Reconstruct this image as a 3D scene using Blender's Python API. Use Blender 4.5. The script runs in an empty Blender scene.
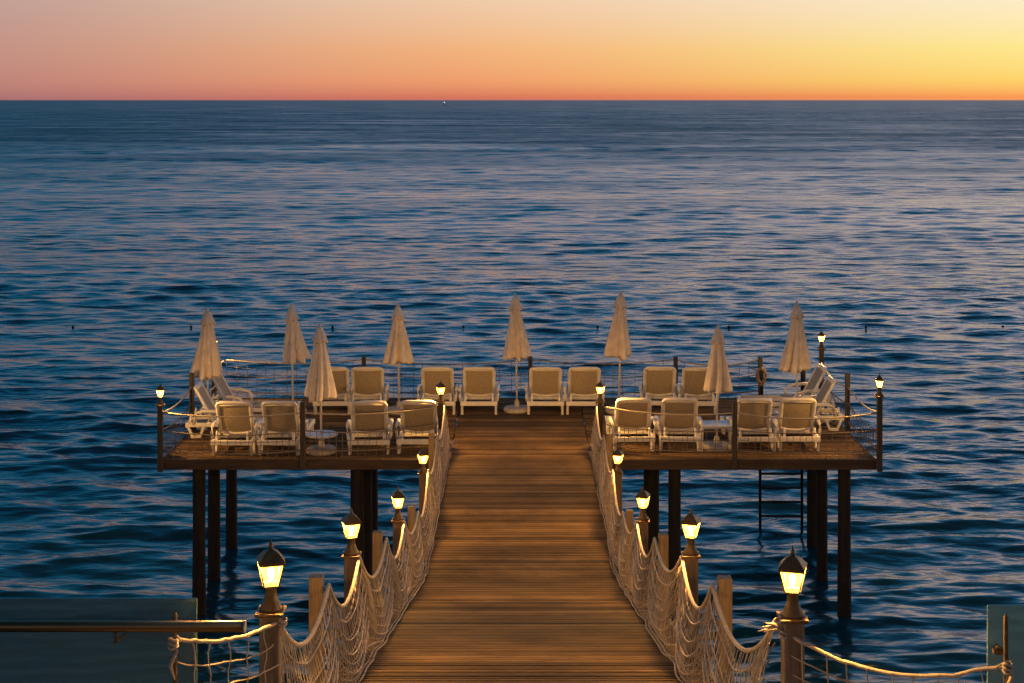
import bpy, math, random
import numpy as np
from mathutils import Vector
R = math.radians
random.seed(7)
rng = np.random.default_rng(11)
S = bpy.context.scene
COL = S.collection

# ------------------------------------------------------------------ camera
CAM_H = 6.1            # height of the eye over the pier deck (deck top is z = 0)
SEA = -2.8             # water level
cam_d = bpy.data.cameras.new("camera")
cam_d.sensor_width = 36.0
cam_d.lens = 1500.0 / 1024.0 * 36.0
cam_d.shift_x = -8.5 / 1024.0
cam_d.shift_y = -241.5 / 1024.0
cam_d.clip_start = 0.1
cam_d.clip_end = 90000
cam = bpy.data.objects.new("camera", cam_d)
cam.location = (0, 0, CAM_H)
cam.rotation_euler = (R(90), 0, 0)
COL.objects.link(cam)
S.camera = cam

# ------------------------------------------------------------------ sky
def lin(r, g, b, k=1.0):
    f = lambda c: ((c / 255.0 + 0.055) / 1.055) ** 2.4 if c > 10.3 else c / 255.0 / 12.92
    return (f(r) * k, f(g) * k, f(b) * k, 1.0)

SUN_AZ, SUN_EL = 36.0, 1.0
world = bpy.data.worlds.new("World")
S.world = world
world.use_nodes = True
nt = world.node_tree
N, L = nt.nodes, nt.links
N.clear()
def mth(op, a, b=None, clamp=False):
    n = N.new("ShaderNodeMath"); n.operation = op; n.use_clamp = clamp
    for i, v in enumerate((a, b)):
        if v is None: continue
        if isinstance(v, (int, float)): n.inputs[i].default_value = v
        else: L.new(v, n.inputs[i])
    return n.outputs[0]
def mixc(f, a, b, kind="MIX"):
    n = N.new("ShaderNodeMix"); n.data_type = "RGBA"; n.blend_type = kind
    if isinstance(f, (int, float)): n.inputs[0].default_value = f
    else: L.new(f, n.inputs[0])
    L.new(a, n.inputs[6]); L.new(b, n.inputs[7])
    return n.outputs[2]
def smooth(v, a, b):
    n = N.new("ShaderNodeMapRange"); n.interpolation_type = "SMOOTHSTEP"
    L.new(v, n.inputs[0]); n.inputs[1].default_value = a; n.inputs[2].default_value = b
    return n.outputs[0]
def ramp(f, stops):
    n = N.new("ShaderNodeValToRGB"); L.new(f, n.inputs[0])
    e = n.color_ramp.elements
    while len(e) < len(stops): e.new(0.5)
    for el, (p, c) in zip(e, stops): el.position = p
    for el, (p, c) in zip(e, stops): el.color = c
    return n.outputs[0]
tc = N.new("ShaderNodeTexCoord")
sep = N.new("ShaderNodeSeparateXYZ"); L.new(tc.outputs["Generated"], sep.inputs[0])
X, Y, Z = sep.outputs
elev = mth("SQRT", mth("MAXIMUM", Z, 0.0))
hyp = mth("MAXIMUM", mth("SQRT", mth("ADD", mth("MULTIPLY", X, X), mth("MULTIPLY", Y, Y))), 1e-4)
az = mth("DIVIDE", X, hyp)
front = mth("DIVIDE", Y, hyp)
# positions are sqrt(sin(elevation)); the dome keeps its colours overhead from dusk blue
left = ramp(elev, [(0.0, lin(156, 106, 112)), (0.115, lin(186, 130, 124)), (0.182, lin(190, 142, 134)),
                   (0.258, lin(188, 154, 148)), (0.30, lin(150, 152, 158)), (0.37, lin(66, 130, 166)), (0.52, lin(28, 140, 186, 1.1)), (0.68, lin(22, 112, 160)), (0.84, lin(40, 74, 104)), (1.0, lin(34, 54, 78))])
mid = ramp(elev, [(0.0, lin(196, 112, 100)), (0.05, lin(216, 120, 92)), (0.115, lin(240, 158, 108)), (0.182, lin(243, 178, 124)),
                  (0.258, lin(240, 202, 168)), (0.33, lin(240, 206, 200, 1.1)), (0.40, lin(180, 178, 198, 1.1)), (0.47, lin(92, 154, 200, 1.15)), (0.58, lin(46, 152, 204, 1.25)), (0.70, lin(34, 124, 176, 1.15)), (0.85, lin(46, 84, 116)), (1.0, lin(38, 58, 82))])
right = ramp(elev, [(0.0, lin(244, 150, 98)), (0.05, lin(251, 158, 84)), (0.115, lin(253, 214, 108)), (0.182, lin(253, 234, 142)),
                    (0.258, lin(252, 238, 204)), (0.33, lin(255, 222, 212, 1.5)), (0.42, lin(244, 212, 212, 1.3)), (0.49, lin(136, 174, 210, 1.15)), (0.60, lin(68, 160, 212, 1.25)), (0.71, lin(44, 128, 182, 1.15)), (0.86, lin(52, 88, 118)), (1.0, lin(40, 60, 84))])
f1 = smooth(az, -0.42, 0.02)
f2 = smooth(az, -0.08, 0.40)
g = mixc(f2, mixc(f1, left, mid), right)
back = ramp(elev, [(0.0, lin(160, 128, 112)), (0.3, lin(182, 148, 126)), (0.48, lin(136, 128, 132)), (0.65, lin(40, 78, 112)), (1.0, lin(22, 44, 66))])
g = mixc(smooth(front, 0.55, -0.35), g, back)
sky = N.new("ShaderNodeTexSky"); sky.sky_type = "NISHITA"; sky.sun_disc = False
sky.sun_elevation = R(SUN_EL); sky.sun_rotation = R(SUN_AZ)
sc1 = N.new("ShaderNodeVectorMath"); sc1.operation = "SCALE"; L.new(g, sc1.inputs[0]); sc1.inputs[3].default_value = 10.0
sc2 = N.new("ShaderNodeVectorMath"); sc2.operation = "SCALE"; L.new(sky.outputs[0], sc2.inputs[0]); sc2.inputs[3].default_value = 0.02
addv = N.new("ShaderNodeVectorMath"); addv.operation = "ADD"; L.new(sc1.outputs[0], addv.inputs[0]); L.new(sc2.outputs[0], addv.inputs[1])
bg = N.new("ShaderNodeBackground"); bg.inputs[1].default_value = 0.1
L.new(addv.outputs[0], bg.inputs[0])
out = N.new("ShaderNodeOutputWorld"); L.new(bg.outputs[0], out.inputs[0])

# ------------------------------------------------------------------ the last glow of the set sun
sun_d = bpy.data.lights.new("sun", "SUN")
sun_d.energy = 0.12; sun_d.angle = R(12); sun_d.color = (1.0, 0.55, 0.28)
sun = bpy.data.objects.new("sun", sun_d)
dv = Vector((math.sin(R(SUN_AZ)), math.cos(R(SUN_AZ)), math.tan(R(SUN_EL + 3))))
sun.rotation_euler = dv.to_track_quat("Z", "Y").to_euler()
COL.objects.link(sun)

LAMP_W = 215.0          # watts of one lantern bulb
S.view_settings.view_transform = "Standard"
S.view_settings.look = "None"
S.view_settings.exposure = 0.0
S.view_settings.gamma = 1.0
S.view_settings.use_curve_mapping = False

# ------------------------------------------------------------------ materials
def mat(name, color, rough=0.6, metal=0.0, noise=None, bump=None, island=0.0, stretch=(1, 1, 1), spec=0.5, dark=None, wear=None):
    m = bpy.data.materials.new(name); m.use_nodes = True
    t = m.node_tree; n = t.nodes; l = t.links
    p = n["Principled BSDF"]
    p.inputs["Roughness"].default_value = rough
    p.inputs["Metallic"].default_value = metal
    p.inputs["Specular IOR Level"].default_value = spec
    c = (*color, 1.0)
    p.inputs["Base Color"].default_value = c
    tcn = n.new("ShaderNodeTexCoord"); mp = n.new("ShaderNodeMapping"); mp.inputs["Scale"].default_value = stretch
    l.new(tcn.outputs["Object"], mp.inputs[0])
    cur = None
    if noise:
        sc_, amt = noise
        nz = n.new("ShaderNodeTexNoise"); nz.inputs["Scale"].default_value = sc_; nz.inputs["Detail"].default_value = 6
        nz.inputs["Roughness"].default_value = 0.65
        l.new(mp.outputs[0], nz.inputs["Vector"])
        rp = n.new("ShaderNodeValToRGB"); l.new(nz.outputs["Fac"], rp.inputs[0])
        d = dark or tuple(x * (1 - amt) for x in color)
        rp.color_ramp.elements[0].position = 0.3; rp.color_ramp.elements[1].position = 0.7
        rp.color_ramp.elements[0].color = (*d, 1); rp.color_ramp.elements[1].color = (*[min(1, x * (1 + amt * 0.5)) for x in color], 1)
        cur = rp.outputs[0]
        l.new(cur, p.inputs["Base Color"])
    if island:
        ge = n.new("ShaderNodeNewGeometry")
        mr = n.new("ShaderNodeMapRange"); l.new(ge.outputs["Random Per Island"], mr.inputs[0])
        mr.inputs[3].default_value = 1 - island; mr.inputs[4].default_value = 1 + island * 0.6
        vm = n.new("ShaderNodeVectorMath"); vm.operation = "SCALE"
        if cur: l.new(cur, vm.inputs[0])
        else: vm.inputs[0].default_value = color
        l.new(mr.outputs[0], vm.inputs[3]); l.new(vm.outputs[0], p.inputs["Base Color"])
    if wear:
        # old stains and worn patches, wider than one board
        nw = n.new("ShaderNodeTexNoise"); nw.inputs["Scale"].default_value = wear[0]; nw.inputs["Detail"].default_value = 6; nw.inputs["Roughness"].default_value = 0.7
        l.new(tcn.outputs["Object"], nw.inputs["Vector"])
        mw = n.new("ShaderNodeMapRange"); l.new(nw.outputs["Fac"], mw.inputs[0]); mw.inputs[1].default_value = 0.32; mw.inputs[2].default_value = 0.66
        mw.inputs[3].default_value = 1 - wear[1]; mw.inputs[4].default_value = 1 + wear[1] * 0.4
        vw = n.new("ShaderNodeVectorMath"); vw.operation = "SCALE"; l.new(p.inputs["Base Color"].links[0].from_socket, vw.inputs[0]); l.new(mw.outputs[0], vw.inputs[3])
        l.new(vw.outputs[0], p.inputs["Base Color"])
    if bump:
        bs, st, dist = bump
        nb = n.new("ShaderNodeTexNoise"); nb.inputs["Scale"].default_value = bs; nb.inputs["Detail"].default_value = 5
        l.new(mp.outputs[0], nb.inputs["Vector"])
        b = n.new("ShaderNodeBump"); b.inputs["Strength"].default_value = st; b.inputs["Distance"].default_value = dist
        l.new(nb.outputs["Fac"], b.inputs["Height"]); l.new(b.outputs[0], p.inputs["Normal"])
    return m

M = {}
M["plank"] = mat("deck_planks", (0.20, 0.120, 0.050), 0.85, noise=(3.0, 0.42), bump=(9, 0.5, 0.01), island=0.6, stretch=(0.35, 11, 11), spec=0.18, wear=(0.9, 0.5))
M["beam"] = mat("beam_wood", (0.085, 0.05, 0.027), 0.7, noise=(4.0, 0.5), bump=(10, 0.5, 0.01), stretch=(0.6, 6, 6))
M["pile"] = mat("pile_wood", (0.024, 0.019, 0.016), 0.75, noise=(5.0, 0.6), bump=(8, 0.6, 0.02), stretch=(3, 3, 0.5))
M["post"] = mat("post_wood", (0.25, 0.17, 0.10), 0.7, noise=(6.0, 0.5), bump=(12, 0.5, 0.01), stretch=(5, 5, 0.5))
M["dark_post"] = mat("weathered_post", (0.09, 0.065, 0.045), 0.75, noise=(6.0, 0.5), bump=(12, 0.5, 0.01), stretch=(5, 5, 0.5))
M["rope"] = mat("pale_rope", (0.56, 0.45, 0.32), 0.9, noise=(40, 0.35), bump=(90, 0.8, 0.006))
M["net"] = mat("net_cord", (0.54, 0.43, 0.30), 0.9, noise=(12, 0.35), island=0.25)
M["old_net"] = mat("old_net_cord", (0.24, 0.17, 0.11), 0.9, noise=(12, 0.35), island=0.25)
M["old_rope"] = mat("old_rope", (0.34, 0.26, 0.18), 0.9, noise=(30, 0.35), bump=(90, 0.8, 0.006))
M["resin"] = mat("white_resin", (0.84, 0.79, 0.71), 0.45, noise=(6, 0.14))
M["sling"] = mat("beige_mesh", (0.43, 0.345, 0.235), 0.8, noise=(25, 0.25), bump=(220, 0.4, 0.004))
M["canvas"] = mat("beige_canvas", (0.84, 0.72, 0.57), 0.85, noise=(5, 0.22), bump=(60, 0.35, 0.006))
M["pole"] = mat("white_pole", (0.66, 0.60, 0.52), 0.4, noise=(9, 0.12))
M["concrete"] = mat("pale_base", (0.52, 0.48, 0.43), 0.8, noise=(14, 0.3), bump=(30, 0.4, 0.01))
M["plastic"] = mat("white_plastic", (0.62, 0.60, 0.58), 0.4, noise=(8, 0.12))
M["iron"] = mat("painted_iron", (0.17, 0.11, 0.04), 0.5, metal=0.4, noise=(20, 0.5), bump=(40, 0.3, 0.004))
M["steel"] = mat("brushed_steel", (0.20, 0.14, 0.07), 0.36, metal=1.0, noise=(6, 0.25), stretch=(0.3, 20, 20))
M["cap_steel"] = mat("pale_steel", (0.55, 0.5, 0.42), 0.4, metal=0.6, noise=(20, 0.2))
M["ladder"] = mat("ladder_metal", (0.05, 0.05, 0.05), 0.4, metal=0.7, noise=(12, 0.4))
M["buoy"] = mat("buoy_plastic", (0.02, 0.02, 0.025), 0.5, noise=(10, 0.3))
M["hull"] = mat("boat_hull", (0.6, 0.6, 0.6), 0.5, noise=(3, 0.2))
M["stone"] = mat("terrace_stone", (0.30, 0.25, 0.20), 0.8, noise=(4, 0.35), bump=(20, 0.4, 0.01))

def emitter(name, col, strength, clear=0.0):
    m = bpy.data.materials.new(name); m.use_nodes = True
    t = m.node_tree; n = t.nodes; n.clear()
    e = n.new("ShaderNodeEmission"); e.inputs[0].default_value = (*col, 1); e.inputs[1].default_value = strength
    o = n.new("ShaderNodeOutputMaterial")
    if clear:
        # frosted pane: its own even glow stands in for the bulb's scattered light
        tr = n.new("ShaderNodeBsdfTransparent"); tr.inputs[0].default_value = (clear, clear * 0.93, clear * 0.8, 1)
        a = n.new("ShaderNodeAddShader"); t.links.new(e.outputs[0], a.inputs[0]); t.links.new(tr.outputs[0], a.inputs[1])
        t.links.new(a.outputs[0], o.inputs[0])
    else:
        t.links.new(e.outputs[0], o.inputs[0])
    return m
M["lit_pane"] = emitter("lit_frosted_pane", (1.0, 0.43, 0.04), 6.0, 0.7)
M["bulb"] = emitter("lit_bulb", (1.0, 0.58, 0.14), 14.0)
M["mast_light"] = emitter("mast_light", (1.0, 0.9, 0.75), 2.5)

gm = bpy.data.materials.new("tinted_glass"); gm.use_nodes = True
t = gm.node_tree; n = t.nodes; n.clear()
tr = n.new("ShaderNodeBsdfTransparent"); tr.inputs[0].default_value = (0.45, 0.62, 0.64, 1)
gl = n.new("ShaderNodeBsdfGlossy"); gl.inputs["Roughness"].default_value = 0.03
df = n.new("ShaderNodeBsdfDiffuse"); df.inputs[0].default_value = (0.18, 0.34, 0.36, 1)
fr = n.new("ShaderNodeFresnel"); fr.inputs[0].default_value = 1.5
mx = n.new("ShaderNodeMixShader"); mx.inputs[0].default_value = 0.52
mx2 = n.new("ShaderNodeMixShader"); o = n.new("ShaderNodeOutputMaterial")
t.links.new(tr.outputs[0], mx.inputs[1]); t.links.new(df.outputs[0], mx.inputs[2])
t.links.new(fr.outputs[0], mx2.inputs[0]); t.links.new(mx.outputs[0], mx2.inputs[1]); t.links.new(gl.outputs[0], mx2.inputs[2])
t.links.new(mx2.outputs[0], o.inputs[0])
M["glass"] = gm
g2 = gm.copy(); g2.name = "tinted_glass_painted_bright"; M["painted_bright_glass"] = g2  # same glass, colour lightened to stand in for bright water behind it
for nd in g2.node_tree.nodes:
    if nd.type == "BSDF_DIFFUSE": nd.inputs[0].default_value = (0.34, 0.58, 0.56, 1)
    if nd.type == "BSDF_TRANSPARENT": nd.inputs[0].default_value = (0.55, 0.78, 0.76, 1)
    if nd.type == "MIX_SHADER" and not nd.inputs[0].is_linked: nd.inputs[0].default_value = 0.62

# ------------------------------------------------------------------ mesh helpers
class MB:
    def __init__(s): s.v = []; s.f = []
    def add(s, vs, fs):
        o = len(s.v); s.v += [tuple(v) for v in vs]; s.f += [tuple(i + o for i in f) for f in fs]
    def box(s, x0, x1, y0, y1, z0, z1):
        s.add([(x0, y0, z0), (x1, y0, z0), (x1, y1, z0), (x0, y1, z0), (x0, y0, z1), (x1, y0, z1), (x1, y1, z1), (x0, y1, z1)],
              [(0, 3, 2, 1), (4, 5, 6, 7), (0, 1, 5, 4), (1, 2, 6, 5), (2, 3, 7, 6), (3, 0, 4, 7)])
    def tube(s, pts, r, n=6, sy=1.0, closed=False, phase=0.0):
        """round (or flattened by sy) tube along a polyline; r a number or one per point"""
        P = [Vector(p) for p in pts]; k = len(P); vs = []; fs = []
        up = Vector((0, 0, 1))
        for i, p in enumerate(P):
            if closed: d = P[(i + 1) % k] - P[i - 1]
            else: d = P[min(i + 1, k - 1)] - P[max(i - 1, 0)]
            if d.length < 1e-9: d = Vector((0, 0, 1))
            d.normalize()
            a = up if abs(d.z) < 0.93 else Vector((0, 1, 0))
            e1 = d.cross(a).normalized(); e2 = e1.cross(d).normalized()
            rr = r[i] if isinstance(r, (list, tuple)) else r
            for j in range(n):
                q = 2 * math.pi * (j + phase) / n
                vs.append(p + e1 * math.cos(q) * rr + e2 * math.sin(q) * rr * sy)
        m = k if closed else k - 1
        for i in range(m):
            for j in range(n):
                a0 = i * n + j; a1 = i * n + (j + 1) % n; b0 = ((i + 1) % k) * n + j; b1 = ((i + 1) % k) * n + (j + 1) % n
                fs.append((a0, a1, b1, b0))
        if not closed:
            fs.append(tuple(range(n))[::-1]); fs.append(tuple((k - 1) * n + j for j in range(n)))
        s.add(vs, fs)
    def bar(s, pts, w, h, closed=False):
        """rectangular bar: w across, h in the upward direction of its section"""
        P = [Vector(p) for p in pts]; k = len(P); vs = []; fs = []
        for i, p in enumerate(P):
            d = (P[(i + 1) % k] - P[i - 1]) if closed else (P[min(i + 1, k - 1)] - P[max(i - 1, 0)])
            d.normalize()
            a = Vector((0, 0, 1)) if abs(d.z) < 0.93 else Vector((0, 1, 0))
            e1 = d.cross(a).normalized(); e2 = e1.cross(d).normalized()
            for sx, sz in ((-1, -1), (1, -1), (1, 1), (-1, 1)): vs.append(p + e1 * sx * w / 2 + e2 * sz * h / 2)
        m = k if closed else k - 1
        for i in range(m):
            for j in range(4):
                fs.append((i * 4 + j, i * 4 + (j + 1) % 4, ((i + 1) % k) * 4 + (j + 1) % 4, ((i + 1) % k) * 4 + j))
        if not closed:
            fs.append((3, 2, 1, 0)); b = (k - 1) * 4; fs.append((b, b + 1, b + 2, b + 3))
        s.add(vs, fs)
    def lathe(s, prof, n=24, c=(0, 0, 0), phase=0.0):
        vs = []; fs = []; k = len(prof)
        for r_, z_ in prof:
            for j in range(n):
                q = 2 * math.pi * (j + phase) / n
                vs.append((c[0] + r_ * math.cos(q), c[1] + r_ * math.sin(q), c[2] + z_))
        for i in range(k - 1):
            for j in range(n):
                fs.append((i * n + j, i * n + (j + 1) % n, (i + 1) * n + (j + 1) % n, (i + 1) * n + j))
        fs.append(tuple(range(n))[::-1]); fs.append(tuple((k - 1) * n + j for j in range(n)))
        s.add(vs, fs)
    def build(s, name, m, parent=None, smooth=False, bevel=0.0):
        me = bpy.data.meshes.new(name); me.from_pydata(s.v, [], s.f); me.materials.append(M[m] if isinstance(m, str) else m)
        if smooth: me.polygons.foreach_set("use_smooth", [True] * len(me.polygons))
        me.update()
        o = bpy.data.objects.new(name, me); COL.objects.link(o)
        if parent is not None: o.parent = parent
        if bevel:
            b = o.modifiers.new("bevel", "BEVEL"); b.width = bevel; b.segments = 2; b.limit_method = "ANGLE"
        return o

def thing(name, label, cat, loc=(0, 0, 0), rz=0.0, group=None):
    o = bpy.data.objects.new(name, None); COL.objects.link(o)
    o.empty_display_size = 0.2
    o.location = loc; o.rotation_euler = (0, 0, rz)
    o["label"] = label; o["category"] = cat
    if group: o["group"] = group
    return o
def tag(o, label, cat, group=None):
    o["label"] = label; o["category"] = cat
    if group: o["group"] = group
    return o
def copy_tree(o, parent=None):
    c = o.copy(); COL.objects.link(c)
    if parent is not None: c.parent = parent
    for ch in list(o.children): copy_tree(ch, c)
    return c

# ------------------------------------------------------------------ the sea
def build_sea():
    r = 1.0026; y0, y1 = 5.0, 1500.0
    ysl = [y0]
    while ysl[-1] < y1: ysl.append(ysl[-1] + min(ysl[-1] * (r - 1), 1.0))
    ys = np.array(ysl); rows = len(ys); y1 = float(ys[-1])
    cols = 1000
    us = np.linspace(-1, 1, cols)
    Yg = np.repeat(ys[:, None], cols, 1)
    half = 9.0 + 0.46 * ys
    Xg = half[:, None] * us[None, :]
    Zg = np.zeros_like(Xg); DX = np.zeros_like(Xg); DY = np.zeros_like(Xg)
    res = np.maximum(np.minimum(0.0026 * Yg, 1.0), 2 * half[:, None] / cols)
    lams = np.exp(rng.uniform(math.log(0.36), math.log(5.0), 130))
    lams = np.concatenate([lams, np.exp(rng.uniform(math.log(3.2), math.log(9.0), 40))])
    for li, lam in enumerate(lams):
        k = 2 * math.pi / lam
        a = rng.normal(-90, 26) * math.pi / 180      # waves run towards the shore
        kx, ky = k * math.cos(a), k * math.sin(a)
        steep = 0.0195 * (1.0 if lam < 2.0 else 0.60) * rng.uniform(0.6, 1.3)
        amp = steep / k
        fade = np.clip((lam / res - 3.0) / 3.0, 0, 1)
        if li >= 130: fade = fade * np.clip((Yg - 60) / 200.0, 0, 1)
        ph = kx * Xg + ky * Yg + rng.uniform(0, 6.283)
        A = amp * fade
        Zg += A * np.cos(ph)
        DX -= 0.8 * A * math.cos(a) * np.sin(ph); DY -= 0.8 * A * math.sin(a) * np.sin(ph)
    # calmer and rougher patches, as gusts make them
    patch = np.zeros_like(Xg)
    for _ in range(9):
        lam = rng.uniform(14, 60); a = rng.normal(-90, 25) * math.pi / 180
        patch += np.cos(2 * math.pi / lam * (0.45 * math.cos(a) * Xg + math.sin(a) * Yg) + rng.uniform(0, 6.283))
    patch = np.clip(1.0 + 0.14 * patch, 0.55, 1.5)
    edge = np.clip((y1 - Yg) / 400.0, 0, 1) * np.clip((1 - np.abs(us))[None, :] * 18, 0, 1) * np.clip((Yg - y0) / 2, 0, 1)
    Zg *= patch * edge; DX *= patch * edge; DY *= patch * edge
    co = np.stack([Xg + DX, Yg + DY, Zg], -1).reshape(-1, 3)
    idx = np.arange(rows * cols).reshape(rows, cols)
    q = np.stack([idx[:-1, :-1], idx[:-1, 1:], idx[1:, 1:], idx[1:, :-1]], -1).reshape(-1, 4)
    F = 60000.0
    h0, h1 = half[0], half[-1]
    extra = np.array([(-h1, y1, 0), (h1, y1, 0), (F, y1, 0), (F, F, 0), (-F, F, 0), (-F, y1, 0),
                      (-h0, y0, 0), (h0, y0, 0), (F, y0, 0), (-F, y0, 0), (F, -300, 0), (-F, -300, 0)], float)
    b = len(co)
    eq = np.array([(b + 5, b + 2, b + 3, b + 4), (b + 9, b + 6, b + 0, b + 5), (b + 7, b + 8, b + 2, b + 1), (b + 11, b + 10, b + 8, b + 9)])
    co = np.concatenate([co, extra]); q = np.concatenate([q, eq])
    me = bpy.data.meshes.new("water")
    me.vertices.add(len(co)); me.vertices.foreach_set("co", co.astype(np.float32).ravel())
    me.loops.add(q.size); me.loops.foreach_set("vertex_index", q.astype(np.int32).ravel())
    me.polygons.add(len(q)); me.polygons.foreach_set("loop_start", (np.arange(len(q)) * 4).astype(np.int32))
    me.polygons.foreach_set("use_smooth", np.ones(len(q), bool))
    me.update(); me.validate()
    m = bpy.data.materials.new("sea_water"); m.use_nodes = True
    t = m.node_tree; n = t.nodes; l = t.links; p = n["Principled BSDF"]
    p.inputs["Base Color"].default_value = (0.005, 0.046, 0.070, 1)
    p.inputs["Roughness"].default_value = 0.09
    p.inputs["IOR"].default_value = 1.333
    tcn = n.new("ShaderNodeTexCoord")
    hsum = None
    for (sc_, st, w) in ((2.6, (0.4, 1, 1), 0.075), (0.8, (0.38, 1, 1), 0.26), (0.21, (0.4, 1, 1), 0.48)):
        mp = n.new("ShaderNodeMapping"); mp.inputs["Scale"].default_value = st; l.new(tcn.outputs["Object"], mp.inputs[0])
        nz = n.new("ShaderNodeTexNoise"); nz.inputs["Scale"].default_value = sc_; nz.inputs["Detail"].default_value = 3
        l.new(mp.outputs[0], nz.inputs["Vector"])
        mu = n.new("ShaderNodeMath"); mu.operation = "MULTIPLY"; l.new(nz.outputs["Fac"], mu.inputs[0]); mu.inputs[1].default_value = w
        if hsum is None: hsum = mu.outputs[0]
        else:
            ad = n.new("ShaderNodeMath"); ad.operation = "ADD"; l.new(hsum, ad.inputs[0]); l.new(mu.outputs[0], ad.inputs[1]); hsum = ad.outputs[0]
    # gust patches alter the small ripples
    mp = n.new("ShaderNodeMapping"); mp.inputs["Scale"].default_value = (0.25, 1, 1); l.new(tcn.outputs["Object"], mp.inputs[0])
    nz = n.new("ShaderNodeTexNoise"); nz.inputs["Scale"].default_value = 0.02; nz.inputs["Detail"].default_value = 5; l.new(mp.outputs[0], nz.inputs["Vector"])
    mr = n.new("ShaderNodeMapRange"); l.new(nz.outputs["Fac"], mr.inputs[0]); mr.inputs[1].default_value = 0.35; mr.inputs[2].default_value = 0.65
    mr.inputs[3].default_value = 0.35; mr.inputs[4].default_value = 1.3
    sp = n.new("ShaderNodeSeparateXYZ"); l.new(tcn.outputs["Object"], sp.inputs[0])
    r1 = n.new("ShaderNodeMapRange"); r1.interpolation_type = "SMOOTHSTEP"; l.new(sp.outputs[1], r1.inputs[0])
    r1.inputs[1].default_value = 15; r1.inputs[2].default_value = 420; r1.inputs[3].default_value = 0.19; r1.inputs[4].default_value = 0.50
    mp2 = n.new("ShaderNodeMapping"); mp2.inputs["Scale"].default_value = (0.4, 1, 1); l.new(tcn.outputs["Object"], mp2.inputs[0])
    nz2 = n.new("ShaderNodeTexNoise"); nz2.inputs["Scale"].default_value = 0.03; nz2.inputs["Detail"].default_value = 9; nz2.inputs["Roughness"].default_value = 0.74
    l.new(mp2.outputs[0], nz2.inputs["Vector"])
    r2 = n.new("ShaderNodeMapRange"); l.new(nz2.outputs["Fac"], r2.inputs[0]); r2.inputs[1].default_value = 0.3; r2.inputs[2].default_value = 0.7
    r2.inputs[3].default_value = 0.42; r2.inputs[4].default_value = 1.3
    rm = n.new("ShaderNodeMath"); rm.operation = "MULTIPLY"; l.new(r1.outputs[0], rm.inputs[0]); l.new(r2.outputs[0], rm.inputs[1])
    l.new(rm.outputs[0], p.inputs["Roughness"])
    b_ = n.new("ShaderNodeBump"); b_.inputs["Distance"].default_value = 1.0
    l.new(mr.outputs[0], b_.inputs["Strength"]); l.new(hsum, b_.inputs["Height"]); l.new(b_.outputs[0], p.inputs["Normal"])
    me.materials.append(m)
    o = bpy.data.objects.new("water", me); COL.objects.link(o)
    o.location = (0, 0, SEA); o["kind"] = "structure"
build_sea()

# ------------------------------------------------------------------ pier geometry
Z0 = 19.15                # where the ramp meets the level walkway
Z_TOP = 7.55              # where the ramp leaves the terrace
SLOPE = 0.22
PF, PB = 25.5, 30.7       # front and back edge of the platform
PX0, PX1 = -6.06, 6.0    # its left and right edge
WH = 1.46                 # half width of the walkway
def floor_z(y): return max(0.0, SLOPE * (Z0 - y))

pier = thing("pier", "wooden pier with a plank walkway leading out to a wide sunbathing platform on piles", "pier", (0, 18, 0))
def P(mb, name, m, **k):
    o = mb.build(name, m, pier, **k); o.location = (0, -18, 0); return o
def planks(y0, y1, x0, x1, zf, pitch=0.105, gap=0.016, jit=0.006, xs=None):
    mb = MB(); y = y0
    while y < y1 - 0.03:
        w = min(pitch * random.uniform(0.94, 1.06), y1 - y)
        dz = random.uniform(-0.003, 0.003)
        ya, yb = y, y + w - gap
        za, zb = zf(ya) + dz, zf(yb) + dz
        xa, xb = x0 + random.uniform(-jit, jit), x1 + random.uniform(-jit, jit)
        th = 0.035; c = 0.005
        cuts = [xa, xb]
        if xs:
            cuts = [xa] + [q for q in xs[random.randrange(len(xs))]] + [xb]
        for a, b in zip(cuts[:-1], cuts[1:]):
            b -= 0.004
            vs = [(a, ya, za - th), (b, ya, za - th), (b, yb, zb - th), (a, yb, zb - th),
                  (a, ya, za - c), (b, ya, za - c), (b, yb, zb - c), (a, yb, zb - c),
                  (a + c, ya + c, za), (b - c, ya + c, za), (b - c, yb - c, zb), (a + c, yb - c, zb)]
            mb.add(vs, [(0, 3, 2, 1), (8, 9, 10, 11), (0, 1, 5, 4), (1, 2, 6, 5), (2, 3, 7, 6), (3, 0, 4, 7),
                        (4, 5, 9, 8), (5, 6, 10, 9), (6, 7, 11, 10), (7, 4, 8, 11)])
        y += w
    return mb
P(planks(Z_TOP, Z0, -WH, WH, lambda y: SLOPE * (Z0 - y)), "ramp", "plank")
P(planks(Z0 + 0.01, PF - 0.01, -WH, WH, lambda y: 0.0), "walkway", "plank")
P(planks(PF, PB, -1.2, 1.2, lambda y: 0.0), "walkway", "plank")
P(planks(PF, PB, PX0, -1.215, lambda y: 0.0, xs=[[-3.7], [-4.6, -2.4], [-3.1]]), "platform_deck", "plank")
P(planks(PF, PB, 1.215, PX1, lambda y: 0.0, xs=[[3.7], [2.4, 4.6], [3.1]]), "platform_deck", "plank")
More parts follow.
